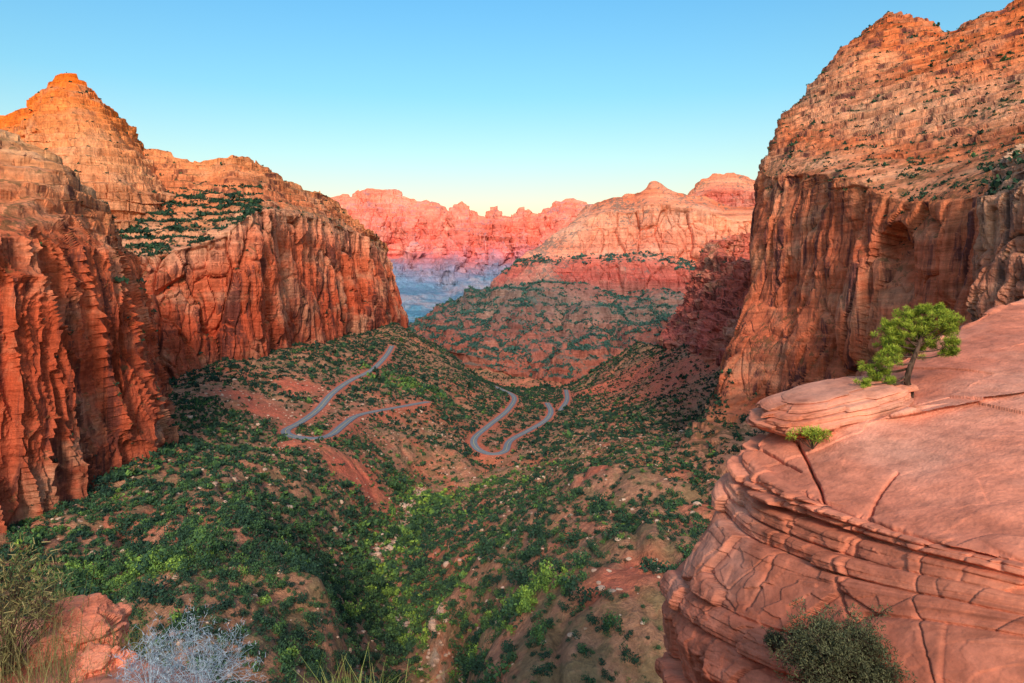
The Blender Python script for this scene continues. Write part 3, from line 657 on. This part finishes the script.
tree=add_obj('pine_tree',None,'small bright green twisted pine growing from the sandstone ledge','tree',loc=(base[0],base[1],base[2]-.05))
tr=spline([rel(907,398),rel(910,386,.0),rel(905,372,-.1),rel(909,357,-.1),rel(917,342,.0),rel(924,328,.1),rel(928,312,.05)],.08)
parts=[tube(tr,np.linspace(.115,.03,len(tr)),9)]
crn=[(930,312,0,14),(915,308,.2,13),(943,312,-.2,14),(953,320,.1,11),(938,325,.4,16),(921,324,.1,16),(905,326,.1,15),(893,331,.2,13),(948,334,-.1,12),(935,341,.4,14),(897,344,.3,13),(884,353,-.1,13),(874,364,.2,11),(864,376,-.1,10),(878,376,.3,10),(887,365,.1,11),(955,313,.2,8),(904,315,0,11),(868,383,0,8),(948,345,0,8),(926,301,0,9),(941,303,.1,9),(928,332,.2,15),(910,336,.5,14),(889,342,0,11),(899,320,.3,10),(915,345,.5,12),(889,374,0,8)]
cs=[];rs=[]
rr=random.Random(3)
for (px,py,dy,rad) in crn:
    e=np.array(rel(px,py,dy*1.6)); ti=min(len(tr)-1,max(4,int(len(tr)*(.3+.6*(395-py)/95.)-3))); s=tr[ti]
    mid=(s+e)/2+np.array([rr.uniform(-.1,.1),rr.uniform(-.1,.1),-.08])
    br=spline([s,mid,e],.08); parts.append(tube(br,np.linspace(.032,.009,len(br)),5))
    for _ in range(14):
        o=np.array([rr.gauss(0,1),rr.gauss(0,1),rr.gauss(0,.7)]); o/=np.linalg.norm(o); c=e+o*rad*k*.88*rr.uniform(.2,1.1)
        cs.append(c); rs.append(rad*k*.25); parts.append(tube(np.array([e,(e+c)/2+[0,0,.02],c]),[.009,.007,.004],4))
V,Q=join(parts); add_obj('trunk',make_mesh('trunk',V,Q,m_bark),parent=tree)
V,T=needles(cs,rs,120,.08,.006,5,.46)
add_obj('crown',make_mesh('crown',V,np.arange(len(V)).reshape(-1,4),m_pine,False,{'tint':T}),parent=tree)
p=anchor('FG',797,438)
cs=[np.array([rr.gauss(0,.24),rr.gauss(0,.12),.2+rr.uniform(0,.28)]) for _ in range(20)]
V,T=needles(cs,[.14]*20,60,.08,.01,8,.5); stems=[tube(np.array([[0,0,-.1],c*.6,c]),[.012,.008,.004],4) for c in cs]
o=add_obj('plant',make_mesh('plant',V,np.arange(len(V)).reshape(-1,4),m_pine,False,{'tint':T}),'small bright green bush rooted in a rock crack','plant',loc=(p[0],p[1]-.9,p[2]+.04))
V,Q=join(stems); add_obj('stem',make_mesh('stem',V,Q,m_bark),parent=o)
def twig_bush(name,loc,w,h,nst,per,ln,wd,mat,label,seed,tint0=.25,stemmat=m_bark,category='bush',sr=.010,spread=1.0,clump=.06,sub=4):
    r=random.Random(seed); cs=[];parts=[]
    for i in range(nst):
        an=r.uniform(0,6.28); el=r.uniform(.05,1)**.6; q=(1-el*el)**.5*spread
        e=np.array([math.cos(an)*q*w*.5,math.sin(an)*q*w*.42,el*h])*r.uniform(.7,1.05)
        mid=e*.5+np.array([r.gauss(0,.05*w),r.gauss(0,.05*w),.04*h])
        sp=spline([np.array([0,0,-.1]),mid*.6,mid,e],h*.12)
        parts.append(tube(sp,np.linspace(sr,sr*.3,len(sp)),4))
        for _ in range(sub):
            s=mid+(e-mid)*r.uniform(0,1); c=s+np.array([r.gauss(0,1),r.gauss(0,1),r.gauss(.4,.8)])*.09*w
            parts.append(tube(np.array([s,(s+c)/2+[0,0,.01],c]),[sr*.5,sr*.4,sr*.2],3)); cs.append(c)
        cs.append(e)
    V,T=needles(cs,[clump*w]*len(cs),per,ln,wd,seed,tint0)
    o=add_obj(name,make_mesh(name,V,np.arange(len(V)).reshape(-1,4),mat,False,{'tint':T}),label,category,loc=loc)
    V,Q=join(parts); add_obj('stem',make_mesh('stem',V,Q,stemmat),parent=o); return o
m_drk=foliage_mat('grey_green_leaves',[(0,(.05,.05,.028)),(.5,(.11,.115,.055)),(1,(.2,.2,.10))])
m_sage=foliage_mat('sage_leaves',[(0,(.15,.18,.21)),(.5,(.28,.34,.40)),(1,(.44,.52,.60))])
m_twig,nt,b=newmat('pale_twig'); b.inputs['Base Color'].default_value=(.34,.40,.48,1)
m_dry=foliage_mat('dry_grass',[(0,(.06,.06,.025)),(.5,(.16,.14,.05)),(1,(.36,.28,.12))])
m_gg=foliage_mat('green_grass',[(0,(.10,.13,.03)),(.5,(.26,.27,.07)),(1,(.5,.46,.18))])
p=anchor('FG',836,684); twig_bush('bush',tuple(p+[0,-.15,-.05]),2.35,1.2,150,34,.05,.010,m_drk,'olive grey twiggy bush growing on the sandstone face',4,.35)
p=anchor('FG',772,650); twig_bush('bush',tuple(p),.6,.4,24,14,.04,.007,m_drk,'sparse dry twiggy bush on the sandstone face',5,.4)
# ------------------------------------------------------------------ near ledge by the overlook
n1_,n2_=420,420
xs=np.linspace(-11,9,n1_)[None]*np.ones((n2_,1)); vv=np.linspace(0,1,n2_)[:,None]*np.ones((1,n1_))
edge=np.interp(xs[0],[-11,-6,-4.4,-3.4,-2.6,-2,-1.0,0,2,4,9],[9,7.2,6.4,5.6,5.0,4.5,4.15,3.6,3.2,3.5,4])+.25*pn(xs[0]*1.5,.3,.7)
yy=-14+(edge[None]+14)*np.clip(vv/.85,0,1)
zz=-1.72-.22*np.clip(yy,0,9)+.12*fbm(xs*.8,yy*.8,.3,4)
dn=np.clip((vv-.85)/.15,0,1); zz=zz-40*dn**1.2; yy=yy+1.5*dn
zz=zz-.5*np.clip(xs-2,0,9)*.3
zz+=.06*np.tanh(4*pn(zz*3,xs*.5,yy*.5))
near=np.stack([xs,yy,zz],-1)
add_obj('rock_ledge',make_mesh('rock_ledge',near,grid_faces(n2_,n1_),m_fg,True,{'zone':np.full(xs.shape,.3),'lay':zz*3}),'rough pink sandstone rim of the overlook','rock ledge','structure')
def gz(x_,y_):
    i=np.argmin((near[...,0]-x_)**2+(near[...,1]-y_)**2+(dn>0)*99); return float(zz.ravel()[i])
def boulder(loc,size,seed,label):
    import bmesh
    bm=bmesh.new(); bmesh.ops.create_icosphere(bm,subdivisions=6,radius=1)
    V=np.array([v.co[:] for v in bm.verts]); Fc=np.array([[v.index for v in f.verts] for f in bm.faces]); bm.free()
    r=np.random.RandomState(seed); pl=r.normal(size=(14,3)); pl/=np.linalg.norm(pl,axis=1)[:,None]; dd=r.uniform(.45,.8,14)
    for p_,d_ in zip(pl,dd):
        s=V@p_; m_=s>d_; V[m_]-=np.outer((s[m_]-d_)*.97,p_)
    nrm=V/np.linalg.norm(V,axis=1)[:,None]
    cv,ce=cell(V[:,0]*2.2+seed,V[:,1]*2.2,V[:,2]*3); cv2,_=cell(V[:,0]*6+seed,V[:,1]*6,V[:,2]*7)
    V+=nrm*(.06*fbm(V[:,0]*2.2,V[:,1]*2.2,V[:,2]*2.2+seed,6)+.12*cv+.03*cv2-.06*np.exp(-(ce/.06)**2))[:,None]
    V*=np.array(size)
    add_obj('boulder',make_mesh('boulder',V,Fc,m_fg,False,{'zone':np.full(len(V),.2),'lay':V[:,2]*6}),label,'boulder',loc=loc)
boulder((-3.2,5.25,gz(-3.2,5.25)+.05),(.42,.36,.32),4,'rough pink sandstone boulder among dry grass')
boulder((-3.7,4.9,gz(-3.7,4.9)+.02),(.26,.24,.2),9,'small pale sandstone boulder beside dry grass')
boulder((-2.8,4.75,gz(-2.8,4.75)+.0),(.26,.24,.18),12,'low broken sandstone rock beside the sagebrush')
def grass(name,loc,n,h,w,mat,label,seed,lean=.35,bw=.004,tint0=.5,category='grass'):
    r=np.random.RandomState(seed); an=r.uniform(0,6.28,n); b0=np.stack([r.normal(size=n)*w*.25,r.normal(size=n)*w*.25,0*an-.05],-1)
    ln=h*r.uniform(.45,1.05,n); le=np.abs(r.normal(size=n))*lean
    dirh=np.stack([np.cos(an),np.sin(an),0*an],-1)
    side=r.normal(size=(n,3)); side[:,2]=0; side/=np.linalg.norm(side,axis=1)[:,None]
    P_=[]
    for t in (0,.35,.7,1):
        c=b0+dirh*(le*ln*t*t)[:,None]; c=c+np.stack([0*an,0*an,ln*t*(1-.25*le*t)],-1)
        ww=bw*(1-.8*t); P_.append((c-side*ww,c+side*ww))
    V=[];
    for a0,a1 in zip(P_[:-1],P_[1:]): V.append(np.stack([a0[0],a0[1],a1[1],a1[0]],1))
    V=np.concatenate(V,0); T=np.tile(tint0+.2*r.normal(size=n),3)
    return add_obj(name,make_mesh(name,V.reshape(-1,3),np.arange(V.size//3).reshape(-1,4),mat,False,{'tint':np.repeat(T,4)}),label,category,kind='stuff',loc=loc)
def gp(px,d): x_=(px-512)/F*d; return (x_,d,gz(x_,d))
twig_bush('bush',gp(5,4.9),.95,.92,70,6,.05,.0035,m_dry,'tall straw coloured rabbitbrush on the overlook rim',21,.5,sr=.005)
grass('grass_tuft',gp(15,4.7),200,.75,.8,m_dry,'dry golden grass tuft on the overlook rim',22,.6,tint0=.5,bw=.0026)
grass('grass_tuft',gp(50,4.4),140,.45,.6,m_dry,'dry golden grass tuft on the overlook rim',23,.6,tint0=.5,bw=.0026)
grass('grass_tuft',gp(352,4.05),300,.50,.45,m_gg,'yellow green grass tuft at the rock rim',24,.5,tint0=.55)
grass('grass_tuft',gp(85,4.7),150,.3,.5,m_dry,'dry golden grass tuft on the overlook rim',27,.5,bw=.003)
grass('grass_tuft',gp(130,4.9),140,.3,.5,m_dry,'dry golden grass tuft on the overlook rim',25,.5,bw=.003)
twig_bush('sagebrush',gp(200,4.35),.82,.48,60,4,.028,.0016,m_sage,'silvery blue grey sagebrush with bare twigs',31,.5,stemmat=m_twig,sr=.0026,clump=.03,sub=6)
twig_bush('sagebrush',gp(150,4.25),.5,.36,34,4,.028,.0016,m_sage,'silvery blue grey sagebrush with bare twigs',32,.5,stemmat=m_twig,sr=.0026,clump=.03,sub=6)
grass('grass_tuft',gp(235,4.2),160,.22,.4,m_dry,'sparse brown grass tuft behind the sagebrush',26,.5,tint0=.3)

# ------------------------------------------------------------------ camera and light
cam=bpy.data.cameras.new('camera'); co=bpy.data.objects.new('camera',cam); scene.collection.objects.link(co)
cam.sensor_width=36; cam.lens=36*F/1024; co.location=(0,0,0); co.rotation_euler=(math.radians(90),0,0)
cam.shift_y=-71.5/1024; cam.clip_start=.1; cam.clip_end=90000; scene.camera=co
EL=math.radians(29); AZ=math.radians(4)   # sun behind the viewer
d=Vector((-math.sin(AZ)*math.cos(EL),math.cos(AZ)*math.cos(EL),-math.sin(EL)))
sl=bpy.data.lights.new('sun','SUN'); sl.energy=3.2; sl.angle=math.radians(9); sl.color=(1,.81,.65)
so=bpy.data.objects.new('sun',sl); scene.collection.objects.link(so); so.rotation_euler=d.to_track_quat('-Z','Y').to_euler()
w=bpy.data.worlds.new('World'); scene.world=w; w.use_nodes=True; nt=w.node_tree
bg=nt.nodes['Background']; sky=mk(nt,'ShaderNodeTexSky',sky_type='NISHITA'); sky.sun_disc=False
sky.sun_elevation=EL; sky.sun_rotation=math.pi-AZ; sky.altitude=500; sky.air_density=1.3; sky.dust_density=2.5; sky.ozone_density=1.0
tc=mk(nt,'ShaderNodeTexCoord'); sz=mk(nt,'ShaderNodeSeparateXYZ',{0:tc.outputs['Generated']})
grd=ramp(nt,sz.outputs[2],[(0,(1.0,.74,.52)),(.08,(.90,.76,.58)),(.14,(.72,.80,.70)),(.24,(.48,.80,.82)),(.42,(.35,.80,.98)),(.6,(.9,.98,1.0))])  # tints the sky by height; unseen upper dome raised for added fill light
tintc=mixc(nt,1.0,sky.outputs[0],grd,'MULTIPLY')
nt.links.new(tintc,bg.inputs[0]); bg.inputs[1].default_value=.215
scene.view_settings.view_transform='Standard'; scene.view_settings.look='None'; scene.view_settings.exposure=0
